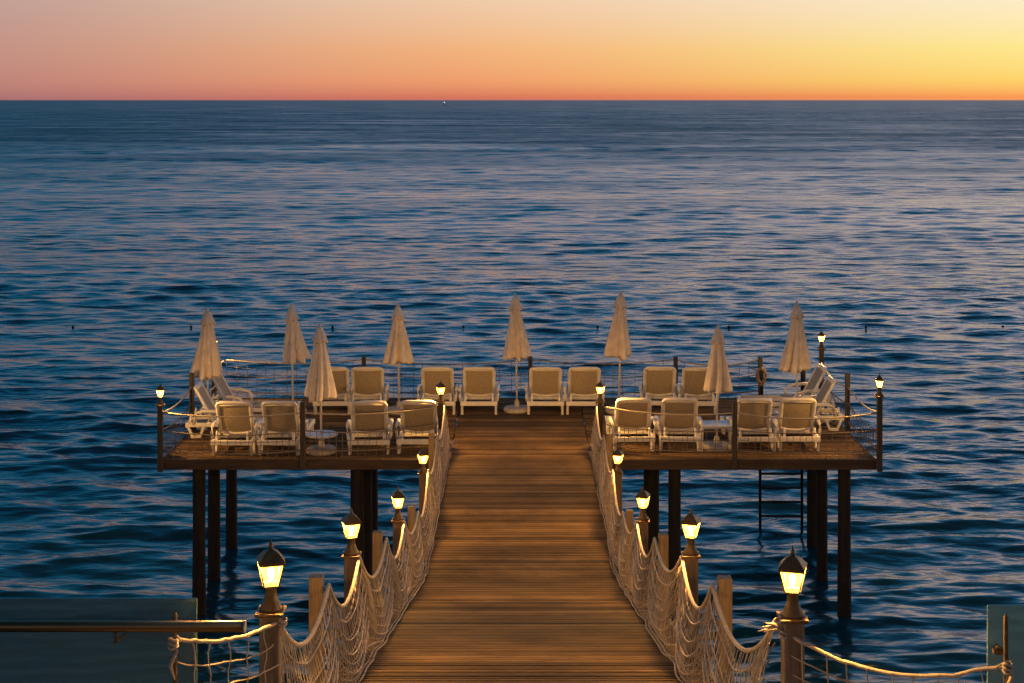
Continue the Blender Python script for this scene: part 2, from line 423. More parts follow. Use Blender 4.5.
# edge beams and joists
mb = MB(); mb.box(PX0 - 0.03, -WH - 0.01, PF - 0.055, PF - 0.006, -0.175, -0.006); P(mb, "edge_beam", "beam", bevel=0.006)
mb = MB(); mb.box(WH + 0.01, PX1 + 0.03, PF - 0.055, PF - 0.006, -0.175, -0.006); P(mb, "edge_beam", "beam", bevel=0.006)
mb = MB(); mb.box(PX0 - 0.03, PX1 + 0.03, PB + 0.006, PB + 0.055, -0.175, -0.006); P(mb, "edge_beam", "beam", bevel=0.006)
for x in (PX0 - 0.052, PX1 + 0.006):
    mb = MB(); mb.box(x, x + 0.046, PF - 0.004, PB + 0.004, -0.175, -0.006); P(mb, "edge_beam", "beam", bevel=0.006)
for y in (25.9, 28.0, 29.95):
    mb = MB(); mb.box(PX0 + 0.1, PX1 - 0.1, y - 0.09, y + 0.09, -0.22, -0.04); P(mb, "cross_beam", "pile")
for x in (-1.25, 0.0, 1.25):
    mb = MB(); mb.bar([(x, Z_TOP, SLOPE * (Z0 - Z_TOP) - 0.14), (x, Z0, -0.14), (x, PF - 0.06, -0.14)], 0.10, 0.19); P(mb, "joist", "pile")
for x in (-WH - 0.03, WH + 0.03):
    mb = MB(); mb.bar([(x, Z_TOP, SLOPE * (Z0 - Z_TOP) - 0.125), (x, Z0, -0.125), (x, PF - 0.06, -0.125)], 0.05, 0.21); P(mb, "edge_beam", "beam")
def pile(x, y, r, top=-0.22):
    mb = MB()
    prof = [(r * 1.03, -3.0), (r * 1.06, SEA), (r * 1.04, SEA + 0.5), (r, -1.2), (r * 0.98, top)]
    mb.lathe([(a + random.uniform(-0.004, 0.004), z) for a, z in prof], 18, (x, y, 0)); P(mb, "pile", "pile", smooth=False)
for x, y, r in ((-5.55, 25.9, 0.112), (-5.71, 27.95, 0.112), (-5.76, 29.9, 0.11),
                (5.59, 25.9, 0.112), (5.62, 27.95, 0.10), (5.82, 29.9, 0.11),
                (-2.82, 25.9, 0.115), (-2.88, 27.95, 0.115), (-2.96, 29.9, 0.115),
                (2.66, 25.9, 0.105), (2.33, 26.7, 0.14)):
    pile(x, y, r)
for y in (9.5, 13.5, 17.5, 21.5):
    for x in (-0.95, 0.95): pile(x, y, 0.13, floor_z(y) - 0.22)

# the terrace the ramp starts from (below the frame)
mb = MB(); mb.box(-14, 14, -2.0, Z_TOP - 0.01, 2.05, 2.53)
mb.box(-14, 14, -2.0, 5.2, -3.0, 2.04)
mb.box(-14, -1.56, Z_TOP - 0.008, 7.75, 2.05, 2.527); mb.box(1.56, 14, Z_TOP - 0.008, 7.75, 2.05, 2.527)
o = mb.build("terrace", "stone"); o["kind"] = "structure"

# ------------------------------------------------------------------ lantern posts
def lantern_parts(root, h, turn, pw):
    """square post h tall with a flared pedestal and a four sided lantern on top"""
    mb = MB(); mb.box(-pw, pw, -pw, pw, -0.19, h); mb.build("post", "post" if pw > 0.05 else "dark_post", root, bevel=0.008)
    mb = MB(); mb.box(-0.075, 0.075, -0.075, 0.075, h + 0.001, h + 0.022); mb.build("post_cap", "iron", root, bevel=0.005)
    mb = MB(); mb.lathe([(0.062, 0.0), (0.06, 0.012), (0.046, 0.035), (0.033, 0.07), (0.029, 0.115), (0.034, 0.122), (0.047, 0.134)], 20, (0, 0, h + 0.023))
    mb.build("pedestal", "iron", root, smooth=True)
    b = h + 0.158; tq = 0.118                          # lantern body from b to b + tq
    r0, r1 = 0.054, 0.090
    lan = MB()
    ph = 0.5 + turn / 90.0
    c = lambda r_, z_, j: (r_ * math.cos((j + ph) * math.pi / 2), r_ * math.sin((j + ph) * math.pi / 2), z_)
    for j in range(4): lan.bar([c(r0, b, j), c(r1, b + tq, j)], 0.008, 0.008)
    lan.tube([c(r1, b + tq, j) for j in range(4)], 0.007, 4, closed=True)
    lan.tube([c(r0, b, j) for j in range(4)], 0.007, 4, closed=True)
    fr_ = lan.build("lantern_frame", "iron", root)
    pane = MB()
    for j in range(4):
        q = [Vector(c(r0 - 0.003, b + 0.006, j)), Vector(c(r0 - 0.003, b + 0.006, j + 1)), Vector(c(r1 - 0.003, b + tq - 0.004, j + 1)), Vector(c(r1 - 0.003, b + tq - 0.004, j))]
        pane.add(q, [(0, 1, 2, 3)])
    pane.build("lantern_glass", "lit_pane", fr_)
    rf = MB(); rf.lathe([(0.098, 0.0), (0.102, 0.006), (0.086, 0.018), (0.072, 0.030), (0.058, 0.043), (0.040, 0.054), (0.020, 0.062), (0.012, 0.065)], 4, (0, 0, b + tq + 0.006), phase=ph)
    rf.build("lantern_roof", "iron", fr_)
    fi = MB(); fi.lathe([(0.011, 0), (0.015, 0.008), (0.008, 0.016), (0.012, 0.024), (0.006, 0.034), (0.002, 0.052)], 10, (0, 0, b + tq + 0.0715))
    fi.build("finial", "iron", fr_, smooth=True)
    bl = MB(); bl.lathe([(0.008, -0.045), (0.018, -0.02), (0.022, 0.0), (0.016, 0.018), (0.004, 0.026)], 12, (0, 0, b + 0.065))
    bl.build("bulb", "bulb", fr_, smooth=True)
    ld = bpy.data.lights.new("lantern_light", "POINT"); ld.energy = LAMP_W; ld.color = (1.0, 0.54, 0.15); ld.shadow_soft_size = 0.03
    lo = bpy.data.objects.new("lantern_light", ld); lo.location = (0, 0, b + 0.105); COL.objects.link(lo); lo.parent = root
    return root
LG = "lit lantern posts along the pier"
def lamp(x, y, h, label):
    return lantern_parts(thing("lantern_post", label, "lamp post", (x, y, floor_z(y)), 0, LG), h, (17 if x < 0 else -17) + random.uniform(-4, 4), 0.055 if y < 23 else 0.043)
lamp(-1.335, 8.02, 0.905, "lit lantern post nearest the camera on the left, beside the glass panel")
lamp(1.455, 8.02, 0.872, "lit lantern post nearest the camera on the right, with a frayed rope knot")
lamp(-1.375, 12.2, 0.86, "lit lantern left of the ramp, second from the near end of its row")
lamp(1.385, 12.2, 0.86, "lit lantern right of the ramp, second from the near end of its row")
lamp(-1.38, 16.9, 0.86, "lit lantern third in the left row, before the thick dark piles")
lamp(1.38, 16.9, 0.86, "lit lantern third in the right row, in front of a thick dark pile")
lamp(-1.38, 21.25, 0.80, "lit lantern left of the walkway just below the front edge of the platform")
lamp(1.38, 21.25, 0.80, "lit lantern right of the walkway just below the front edge of the platform")
lamp(-1.38, 25.95, 0.86, "lit lantern at the platform's front edge, left of the walkway, beside a lounger")
lamp(1.38, 25.95, 0.87, "lit lantern at the platform's front edge, right of the walkway, beside a lounger")
lamp(-6.10, 25.4, 0.92, "lit lantern on the front left corner post of the platform")
lamp(6.08, 25.4, 1.08, "lit lantern on the front right corner post of the platform")
lamp(-6.24, 30.55, 0.93, "lit lantern at the back left corner of the platform, hidden behind a parasol")
lamp(6.10, 30.4, 1.05, "lit lantern at the far right back corner of the platform, beside a closed parasol")

# ------------------------------------------------------------------ rope nets
def span_pts(A, B, sag, n=14):
    A, B = Vector(A), Vector(B)
    return [A.lerp(B, i / n) - Vector((0, 0, sag * 4 * (i / n) * (1 - i / n))) for i in range(n + 1)]
def wob(seed):
    q = random.Random(seed); a = [(q.uniform(0.5, 5), q.uniform(0, 6.28), q.uniform(0.3, 1)) for _ in range(5)]
    return lambda t: sum(w * math.sin(f * t + p) for f, p, w in a) / 2.5

def ramp_net(side, ties, label):
    root = thing("rope_net_fence", label, "rope fence", (side * 1.3, 17, 0))
    off = Vector((-side * 1.3, -17, 0))
    rope = MB(); pts = []
    spans = list(zip(ties[:-1], ties[1:]))
    sags = [random.uniform(0.20, 0.30) if b[1] - a[1] < 3 else 0.3 for a, b in spans]
    for (a, b), sg in zip(spans, sags):
        pts += span_pts(a, b, sg, 16)[:-1]
    pts.append(Vector(ties[-1]))
    rope.tube([p + off for p in pts], 0.0145, 7)
    rope.build("top_rope", "rope", root, smooth=True)
    w1, w2, w3 = wob(side + 5), wob(side + 9), wob(side + 13)
    ROWS = 8
    def surf(i, u, v):
        (a, b), sg = spans[i], sags[i]
        a, b = Vector(a), Vector(b)
        y = a.y + (b.y - a.y) * u
        top = a.lerp(b, u); topz = top.z - sg * 4 * u * (1 - u)
        fl = floor_z(y)
        bow = 4 * u * (1 - u)
        rows_z = topz + (fl + 0.02 - topz) * v - sg * 0.75 * bow * math.sin(math.pi * v) * 0.75
        z = max(rows_z + 0.012 * w1(1.3 * y + 0.4 * v), fl + 0.012)
        inner = 1.27 - 0.02 * v
        x = top.x + (side * inner - top.x) * min(1, v * 1.5)
        x -= side * (0.045 * math.sin(math.pi * min(1, v * 1.05)) * (0.5 + 0.8 * bow) + 0.018 * w2(1.4 * y + 0.5 * v))
        if v > 0.9: x -= side * (v - 0.9) * 0.5
        return Vector((x, y + 0.006 * w3(5 * y + 0.6 * v), z))
    for layer in range(2):
        net = MB()
        for i, ((a, b), sg) in enumerate(zip(spans, sags)):
            ln = b[1] - a[1]
            nc = max(6, int(ln / (0.09 if layer == 0 else 0.13)))
            sh = Vector((side * 0.03 * layer, 0, 0))
            for j in range(nc):
                u = (j + (0.5 if layer else 0.0) + random.uniform(-0.18, 0.18)) / nc
                u = min(max(u, 0), 1)
                net.tube([surf(i, min(1, max(0, u + 0.006 * layer * math.sin(9 * v + j))), v) + sh * min(1, v * 3) - Vector((0, 0, 0.012 * (1 - v))) + off for v in np.linspace(0, 1, 10)], 0.0031, 4)
            for kx in range(1, ROWS + 1):
                v = kx / ROWS
                net.tube([surf(i, u, min(1, max(0.03, v + 0.012 * math.sin(4 * u + kx * 2 + i)))) + sh + off for u in np.linspace(0, 1, 15)], (0.0062 if kx % 2 else 0.0045) if kx < ROWS else 0.008, 4)
        net.build("net", "net", root)
    return root, off

tz = lambda y, h: floor_z(y) + h
yl = [8.1, 10.25, 12.2, 14.65, 16.9, 19.2, 21.25, 23.55, 25.95]
for side, lab in ((-1, "pale rope net fence sagging along the left side of the ramp and walkway"),
                  (1, "pale rope net fence sagging along the right side of the ramp and walkway")):
    ties = []
    for i, y in enumerate(yl):
        x0 = 1.31
        if side > 0 and i == 0: x0 = 1.38
        ties.append((side * x0, y, tz(y, 0.83 + (0.03 if i % 2 == 0 else 0.0))))
    root, off = ramp_net(side, ties, lab)
    for i in (1, 3, 5, 7):
        y = yl[i]
        mb = MB(); x = side * 1.395
        mb.box(x - 0.047, x + 0.047, y - 0.047, y + 0.047, floor_z(y) - 0.1, floor_z(y) + 0.87 + random.uniform(-0.02, 0.03))
        o = mb.build("post", "post", root, bevel=0.007); o.location = off
# frayed tail of the knot at the near right lantern
def terrace_net(label, A, B, pole_h, knot, sag, root_name="rope_net_fence"):
    root = thing(root_name, label, "rope fence", (B[0], B[1], 2.53))
    off = Vector((-B[0], -B[1], -2.53))
    rope = MB(); top = span_pts(A, B, sag, 22)
    w = wob(B[0])
    top = [p + Vector((0, 0, 0.006 * w(9 * i))) for i, p in enumerate(top)]
    rope.tube([p + off for p in top], 0.0105, 7)
    for q, n_ in ((Vector(B), 3), (Vector(A), 2)):
        for k in range(n_):
            c = q + off + Vector((0, -0.012, -0.02 * k))
            rope.tube([c + Vector((0.022 * math.cos(a), 0.022 * math.sin(a), 0.006 * math.sin(2 * a + k))) for a in np.linspace(0, 6.1, 12)], 0.008, 6)
    q = Vector(B) + off
    rope.tube([q, q + Vector((0.015, -0.02, -0.06)), q + Vector((-0.012, -0.025, -0.13)), q + Vector((0.008, -0.02, -0.2))], [0.012, 0.011, 0.010, 0.006], 6)
    if knot:
        q = Vector(A) + off
        for k in range(7):
            d = Vector((random.uniform(-0.16, -0.02), random.uniform(-0.03, 0.0), random.uniform(-0.03, 0.07)))
            rope.tube([q, q + d * 0.5 + Vector((0, 0, 0.012)), q + d], [0.014, 0.010, 0.002], 5)
    rope.build("top_rope", "rope", root, smooth=True)
    net = MB(); H = 0.85; rows = 7; ln = (Vector(B) - Vector(A)).length; nc = int(ln / 0.105)
    def pt(u, v):
        f = u * (len(top) - 1); i = min(int(f), len(top) - 2); p = top[i].lerp(top[i + 1], f - i)
        base = 2.56
        return Vector((p.x + 0.012 * w(7 * u + 9 * v), p.y + 0.02 * w(4 * u + 3 * v), p.z + (base - p.z) * v - 0.10 * v * (1 - v) * 4 * u * (1 - u))) + off
    for j in range(nc + 1):
        u = min(1, max(0, (j + random.uniform(-0.12, 0.12)) / nc)); net.tube([pt(u, v) for v in np.linspace(0, 1, 16)], 0.0038, 4)
    for k in range(1, rows + 1): net.tube([pt(u, k / rows) for u in np.linspace(0, 1, 30)], 0.0042, 4)
    net.build("net", "net", root)
    mb = MB(); mb.tube([(B[0] + off.x, B[1] + off.y + 0.02, 2.5 + off.z), (B[0] + off.x, B[1] + off.y + 0.02, pole_h - 0.02 + off.z), (B[0] + off.x, B[1] + off.y + 0.02, pole_h + off.z)], [0.012, 0.012, 0.004], 10)
    mb.build("pole", "iron", root, smooth=True)
    return root
terrace_net("pale rope net between the near left lantern and a thin pole",
            (-1.27, 8.0, 3.33), (-1.733, 7.50, 3.41), 3.54, False, 0.055)
terrace_net("pale rope net drooping between the near right lantern and a thin pole",
            (1.40, 8.0, 3.27), (2.42, 7.46, 3.30), 3.54, True, 0.14)

# ------------------------------------------------------------------ glass balustrades on the terrace edge
b1 = thing("glass_balustrade", "teal tinted glass panel with a long metal handrail at the bottom left", "balustrade", (-2.6, 7.62, 2.53))
mb = MB(); mb.box(-1.6, 0.957, -0.006, 0.006, 0.0, 1.04); mb.build("glass_pane", "glass", b1, bevel=0.003)
mb = MB(); mb.tube([(-1.7, -0.20, 0.966), (1.231, -0.20, 0.966)], 0.027, 20); rail = mb.build("handrail", "steel", b1, smooth=True)
mb = MB(); mb.tube([(1.2315, -0.20, 0.966), (1.240, -0.20, 0.966)], 0.030, 20); mb.build("end_cap", "cap_steel", rail)
for x in (-1.2, -0.2, 0.6):
    mb = MB(); mb.tube([(x, -0.20, 0.937), (x, -0.20, 0.89), (x, -0.01, 0.86)], 0.009, 8); mb.build("bracket", "iron", b1)
b2 = thing("glass_balustrade", "teal glass panel painted as backlit with a small metal clamp at the bottom right edge", "balustrade", (3.3, 7.62, 2.53))
mb = MB(); mb.box(-0.93, 1.2, -0.006, 0.006, 0.0, 1.005); mb.build("glass_pane", "painted_bright_glass", b2, bevel=0.003)
mb = MB(); mb.tube([(-0.925, -0.08, 0.80), (-0.905, -0.08, 0.80), (-0.87, -0.08, 0.80), (-0.855, -0.08, 0.80)], [0.014, 0.019, 0.019, 0.008], 12)
mb.tube([(-0.885, -0.09, 0.80), (-0.885, 0.03, 0.80)], 0.010, 10); mb.build("clamp", "iron", b2)

# ------------------------------------------------------------------ rope railings of the platform
def railing(label, path, inner, heights=(0.80, 0.50, 0.16), post_at=(), post_mat="dark_post", sag=(0.10, 0.08, 0.05), net_top=1, post_r=0.042, post_h=0.9, dense=0.11):
    a, b = Vector(path[0]), Vector(path[-1])
    mid_ = (a + b) / 2
    root = thing("rope_railing", label, "rope railing", (mid_.x, mid_.y, 0), 0, "rope railings round the platform")
    off = Vector((-mid_.x, -mid_.y, 0))
    for k, h in enumerate(heights):
        rp = MB()
        pts = []
        for p, q in zip(path[:-1], path[1:]):
            pts += span_pts(Vector(p) + Vector((0, 0, h)), Vector(q) + Vector((0, 0, h)), sag[k] * random.uniform(0.7, 1.3), 14)[:-1]
        pts.append(Vector(path[-1]) + Vector((0, 0, h)))
        rp.tube([p + off for p in pts], 0.014 if k == 0 else 0.010, 6)
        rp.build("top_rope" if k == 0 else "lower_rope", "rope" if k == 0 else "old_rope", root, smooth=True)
    net = MB(); w = wob(mid_.x + mid_.y)
    for si, (p, q) in enumerate(zip(path[:-1], path[1:])):
        p, q = Vector(p), Vector(q); ln = (q - p).length; nc = max(4, int(ln / dense))
        H = heights[net_top]
        def pt(u, v):
            c = p.lerp(q, u); s_ = sag[net_top] * 4 * u * (1 - u)
            side_ = Vector((-(q - p).y, (q - p).x, 0)).normalized()
            return c + side_ * 0.02 * w(6 * u + 4 * v + si) + Vector((0, 0, (H - s_) * (1 - v) + 0.015 * v)) + off
        for j in range(nc + 1):
            u = min(1, max(0, (j + random.uniform(-0.2, 0.2)) / nc)); net.tube([pt(u, v) for v in np.linspace(0, 1, 6)], 0.0045, 4)
        nr = max(3, int(H / 0.13))
        for k in range(1, nr + 1): net.tube([pt(u, k / nr) for u in np.linspace(0, 1, 10)], 0.0045, 4)
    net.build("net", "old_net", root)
    for i in post_at:
        p = Vector(path[i]) + off; mb = MB()
        mb.box(p.x - post_r, p.x + post_r, p.y - post_r, p.y + post_r, -0.15, post_h); mb.build("post", post_mat, root, bevel=0.008)
    return root
yf = PF - 0.0
railing("rope railing along the front left edge of the platform, before the near left loungers", [(-6.10, 25.44, 0), (-3.69, 25.42, 0), (-1.44, 25.9, 0)], 1, post_at=(1,), post_h=0.98)
railing("rope railing along the front right edge of the platform, before the near right loungers", [(1.44, 25.9, 0), (3.63, 25.42, 0), (6.08, 25.44, 0)], 1, post_at=(1,), post_h=1.0)
railing("rope railing along the left side of the platform", [(-6.10, 25.47, 0), (-6.08, 27.75, 0), (-6.04, 30.5, 0)], 1, post_at=(1,), post_h=1.05)
railing("rope railing along the right side of the platform", [(6.08, 25.47, 0), (6.05, 27.75, 0), (6.08, 30.35, 0)], 1, post_at=(1,), post_h=1.05)
railing("rope railing along the seaward back edge of the platform, ending at the ladder", [(-6.0, 30.6, 0), (-3.2, 30.64, 0), (0.2, 30.64, 0), (3.17, 30.64, 0), (4.9, 30.64, 0)], 1,
        post_at=(1, 2, 3, 4), post_h=0.86, dense=0.2, net_top=0)

# ------------------------------------------------------------------ sea ladder
ld = thing("ladder", "dark metal ladder going down from the platform into the sea", "ladder", (5.355, 30.83, 0))
for x in (-0.43, 0.43):
    mb = MB(); mb.tube([(x, 0.0, -3.1), (x, 0.0, 0.62), (x, -0.05, 0.70), (x, -0.16, 0.72), (x, -0.24, 0.66), (x, -0.24, 0.03)], 0.029, 8); mb.build("stile", "ladder", ld, smooth=True)
for k in range(8):
    mb = MB(); z = -0.42 - 0.29 * k
    mb.tube([(-0.43, 0, z), (0.43, 0, z)], 0.026, 8); mb.build("rung", "ladder", ld)

# ------------------------------------------------------------------ sun loungers
def make_lounger():
    r = thing("sun_lounger", "", "sun lounger", (0, 0, 0), 0, "white sun loungers on the platform")
    fr_ = MB()
    for sx in (-1, 1): fr_.bar([(sx * 0.325, -0.10, 0.235), (sx * 0.325, 1.62, 0.235)], 0.05, 0.075)
    for y in (-0.10, 0.5, 1.05, 1.62): fr_.bar([(-0.36, y, 0.232), (0.36, y, 0.232)], 0.06, 0.085)
    fr_.build("frame", "resin", r, bevel=0.01)
    st = MB(); nx, ny = 6, 9; top = []
    for j in range(ny + 1):
        for i in range(nx + 1):
            u = i / nx * 2 - 1; top.append((u * 0.295, 0.5 + 1.08 * j / ny, 0.29 - 0.018 * (1 - u * u)))
    fs = [(j * (nx + 1) + i, j * (nx + 1) + i + 1, (j + 1) * (nx + 1) + i + 1, (j + 1) * (nx + 1) + i) for j in range(ny) for i in range(nx)]
    k = len(top); st.add(top + [(x, y, z - 0.012) for x, y, z in top], fs + [tuple(q + k for q in f[::-1]) for f in fs])
    st.build("seat", "sling", r, smooth=True)
    # backrest: frame loop from the hinge to the head end
    hy, hz, ty, tz_ = 0.37, 0.275, 0.03, 0.895
    def bp(x, s): return (x, hy + (ty - hy) * s, hz + (tz_ - hz) * s)
    loop = [bp(-0.285, 0), bp(-0.285, 0.5), bp(-0.285, 0.92), bp(-0.272, 0.965), bp(-0.24, 0.99), bp(-0.12, 1.0), bp(0.12, 1.0), bp(0.24, 0.99), bp(0.272, 0.965), bp(0.285, 0.92), bp(0.285, 0.5), bp(0.285, 0)]
    bf = MB(); bf.tube(loop, 0.036, 8, sy=0.8)
    bf.tube([bp(x, 0.10 - 0.07 * (1 - (x / 0.27) ** 2)) for x in np.linspace(-0.27, 0.27, 9)], 0.026, 8)
    bf.bar([bp(-0.25, 0.945), bp(0.25, 0.945)], 0.045, 0.05)
    back = bf.build("backrest", "resin", r, smooth=True)
    sl = MB(); nx, ny = 6, 6; top = []
    for j in range(ny + 1):
        for i in range(nx + 1):
            u = i / nx * 2 - 1; s_ = 0.08 + 0.86 * j / ny - 0.035 * (1 - u * u) * (1 - j / ny); x, y, z = bp(u * 0.262, s_)
            top.append((x, y - 0.025 * (1 - u * u) * math.sin(math.pi * j / ny), z))
    fs = [(j * (nx + 1) + i, j * (nx + 1) + i + 1, (j + 1) * (nx + 1) + i + 1, (j + 1) * (nx + 1) + i) for j in range(ny) for i in range(nx)]
    k = len(top); sl.add(top + [(x, y + 0.012, z + 0.006) for x, y, z in top], [f[::-1] for f in fs] + [tuple(q + k for q in f) for f in fs])
    sl.build("back_sling", "sling", back, smooth=True)
    for sx in (-1, 1):
        pr = MB(); pr.tube([(sx * 0.265, -0.06, 0.25), (sx * 0.265, -0.055, 0.33), (sx * 0.262, -0.04, 0.42)], [0.026, 0.022, 0.017], 8); pr.build("recline_bracket", "resin", r, smooth=True)
    for sx in (-1, 1):
        am = MB(); am.tube([(sx * 0.36, 0.02, 0.25), (sx * 0.372, 0.03, 0.38), (sx * 0.375, 0.08, 0.46), (sx * 0.375, 0.2, 0.49), (sx * 0.375, 0.45, 0.485), (sx * 0.375, 0.62, 0.45), (sx * 0.365, 0.68, 0.36), (sx * 0.35, 0.68, 0.26)],
                           [0.022, 0.024, 0.028, 0.03, 0.03, 0.028, 0.024, 0.022], 8); am.build("armrest", "resin", r, smooth=True)
    for sx in (-1, 1):
        for y in (0.06, 1.42):
            lg = MB(); x = sx * 0.328
            lg.bar([(x, y - 0.14, 0.20), (x, y - 0.07, 0.03)], 0.045, 0.045); lg.bar([(x, y + 0.14, 0.20), (x, y + 0.07, 0.03)], 0.045, 0.045)
            lg.bar([(x, y - 0.095, 0.023), (x, y + 0.095, 0.023)], 0.047, 0.046)
            lg.build("leg", "resin", r, bevel=0.006)
    return r
def at(px, y, z=0.0): return ((px - 520.5) * y / 1500.0, y, z)
proto = make_lounger()
spots = [
    (at(233, 25.78), 0.02, "near row lounger nearest the front left corner of the platform"),
    (at(279, 25.78), -0.02, "near row lounger just left of the dark front railing post"),
    (at(369, 25.82), 0.01, "near row lounger right of the round table, second from the walkway on the left"),
    (at(418, 25.86), -0.01, "brightly lit near row lounger left of the walkway, right beside the platform lantern"),
    (at(634, 26.05), 0.01, "brightly lit near row lounger right of the walkway, first beside the platform lantern"),
    (at(680, 26.05), -0.02, "near row lounger left of the square white table, second from the walkway on the right"),
    (at(755, 26.03), 0.0, "near row lounger just right of the dark front railing post"),
    (at(799, 26.06), 0.02, "near row lounger farthest right, nearest the front right corner of the platform"),
    (at(332, 29.1), 0.02, "far row lounger half hidden behind the parasol that rises from the round table"),
    (at(367, 29.1), 0.0, "far row lounger in front of a back railing post, left of a slim parasol pole"),
    (at(437, 29.1), 0.0, "far row lounger left of the walkway, partly behind the platform lantern"),
    (at(479, 29.1), -0.01, "far row lounger at the end of the walkway, just left of the centre parasol"),
    (at(545.5, 29.1), 0.01, "far row lounger at the end of the walkway, just right of the centre parasol"),
    (at(584.5, 29.1), 0.0, "far row lounger right of the walkway, partly behind the platform lantern on the right"),
    (at(660, 29.15), -0.01, "far row lounger with the tall back post showing behind its right shoulder"),
    (at(699, 29.1), 0.01, "far row lounger partly hidden behind the short yellow lit parasol"),
    ((-5.93, 27.4, 0), R(-88), "nearer of the two side loungers along the left railing, seen edge on"),
    ((-5.90, 28.75, 0), R(-93), "farther of the two side loungers along the left railing, under the leftmost parasol"),
    ((5.84, 28.0, 0), R(88), "nearer of the two side loungers along the right railing, its legs showing"),
    ((5.93, 29.3, 0), R(92), "farther of the two side loungers along the right railing"),
]
for i, (loc, rz, lab) in enumerate(spots):
    o = proto if i == 0 else copy_tree(proto)
    o.location = loc; o.rotation_euler = (0, 0, rz + random.uniform(-0.045, 0.045)); o["label"] = lab

# ------------------------------------------------------------------ closed parasols
def parasol(x, y, h, lc, rb, seed, label, lean=0.0):
    """h height of the tip, lc length of the furled canopy, rb its radius at the hem"""
    q = random.Random(seed)
    r = thing("closed_parasol", label, "parasol", (x, y, 0), q.uniform(0, 6.28), "closed beige parasols on the platform")
    r.rotation_euler.x, r.rotation_euler.y = q.uniform(-0.018, 0.018), q.uniform(-0.018, 0.018)
    mb = MB(); mb.tube([(0, 0, 0.09), (0, 0, h - 0.03)], 0.019, 10); mb.build("pole", "pole", r, smooth=True)
    mb = MB(); mb.lathe([(0.25, 0.0), (0.265, 0.02), (0.265, 0.06), (0.24, 0.085), (0.06, 0.095), (0.045, 0.20), (0.03, 0.22)], 28, (0, 0, 0.002)); mb.build("base", "concrete", r, smooth=False)
    n_, rings = 80, 26
    ph = [q.uniform(-0.25, 0.25) for _ in range(8)]; am = [q.uniform(0.55, 1.25) for _ in range(8)]
    lo = [q.uniform(-0.03, 0.05) for _ in range(8)]
    sx, sy, tw = q.uniform(0.9, 1.1), q.uniform(0.9, 1.1), q.uniform(-0.35, 0.35)
    skx, sky_ = q.uniform(-0.06, 0.06), q.uniform(-0.06, 0.06)
    vs = []; fs = []
    def fold(th, s):
        f = th / (2 * math.pi) * 8
        k = int(f) % 8; e = f - int(f)
        e2 = min(max(e + ph[k] * 0.5 * math.sin(math.pi * e), 0), 1)
        lobe = abs(math.sin(math.pi * e2)) ** 0.8
        return k, am[k] * lobe, lo[k] * math.sin(math.pi * e)
    for i in range(rings + 1):
        s = i / rings
        env = 0.028 + (rb - 0.03) * (0.52 * s ** 0.6 + 0.48 * s ** 1.4)
        if s > 0.93: env *= 1 - 0.10 * ((s - 0.93) / 0.07) ** 2
        for j in range(n_):
            th = 2 * math.pi * j / n_
            k, lb, dl = fold(th, s)
            rr = env * (1 - 0.60 * s ** 0.6 + 0.70 * s ** 0.6 * lb)
            z = h - 0.05 - lc * s - dl * s
            a = th + tw * s * (1 + 0.3 * math.sin(5 * s + k))
            vs.append((rr * math.cos(a) * sx + skx * s * s, rr * math.sin(a) * sy + sky_ * s * s, z))
    for i in range(rings):
        for j in range(n_):
            fs.append((i * n_ + j, (i + 1) * n_ + j, (i + 1) * n_ + (j + 1) % n_, i * n_ + (j + 1) % n_))
    b = len(vs); zb = h - 0.05 - lc
    for j in range(n_):
        x_, y_, z_ = vs[rings * n_ + j]; vs.append((x_ * 0.86, y_ * 0.86, z_ + 0.03))
    for j in range(n_):
        x_, y_, z_ = vs[rings * n_ + j]; vs.append((x_ * 0.12, y_ * 0.12, zb + 0.30))
    for t_ in range(2):
        o0 = rings * n_ if t_ == 0 else b; o1 = b + t_ * n_
        for j in range(n_): fs.append((o0 + j, o1 + j, o1 + (j + 1) % n_, o0 + (j + 1) % n_))
    cm = MB(); cm.add(vs, fs); can = cm.build("canopy", "canvas", r, smooth=True)
    # vent flap gathered round the top
    vs = []; fs = []; nr = 6; Lc = 0.27
    for i in range(nr + 1):
        s = i / nr
        for j in range(n_):
            th = 2 * math.pi * j / n_; k, lb, dl = fold(th + 0.3, s)
            env = 0.030 + (0.29 * rb + 0.020) * s ** 0.6
            rr = env * (0.80 + 0.30 * s * lb)
            vs.append((rr * math.cos(th) * sx, rr * math.sin(th) * sy, h - 0.012 - Lc * s - dl * s * 0.6))
    for i in range(nr):
        for j in range(n_): fs.append((i * n_ + j, (i + 1) * n_ + j, (i + 1) * n_ + (j + 1) % n_, i * n_ + (j + 1) % n_))
    b = len(vs)
    for j in range(n_):
        x_, y_, z_ = vs[nr * n_ + j]; vs.append((x_ * 0.7, y_ * 0.7, z_ + 0.02))
    for j in range(n_): fs.append((nr * n_ + j, b + j, b + (j + 1) % n_, nr * n_ + (j + 1) % n_))
    fs.append(tuple(range(n_)))
    vm = MB(); vm.add(vs, fs); vm.build("vent_flap", "canvas", can, smooth=True)
    fi = MB(); fi.lathe([(0.028, -0.02), (0.03, 0.0), (0.022, 0.015), (0.01, 0.03), (0.004, 0.045)], 12, (0, 0, h)); fi.build("finial", "pole", r, smooth=True)
    return r
def para(px, y, top, hem, rbpx, seed, lab):
    h = CAM_H - (top - 100) * y / 1500.0 - 0.03
    zb = CAM_H - (hem - 100) * y / 1500.0
    parasol((px - 520.5) * y / 1500.0, y, h, h - 0.05 - zb, rbpx * y / 1500.0, seed, lab)
para(207.5, 28.3, 308, 377, 15.5, 3, "leftmost closed parasol, beside the two side loungers on the left of the platform")
para(293, 29.2, 304, 360, 14.5, 4, "slim closed parasol second from the left, in the far row")
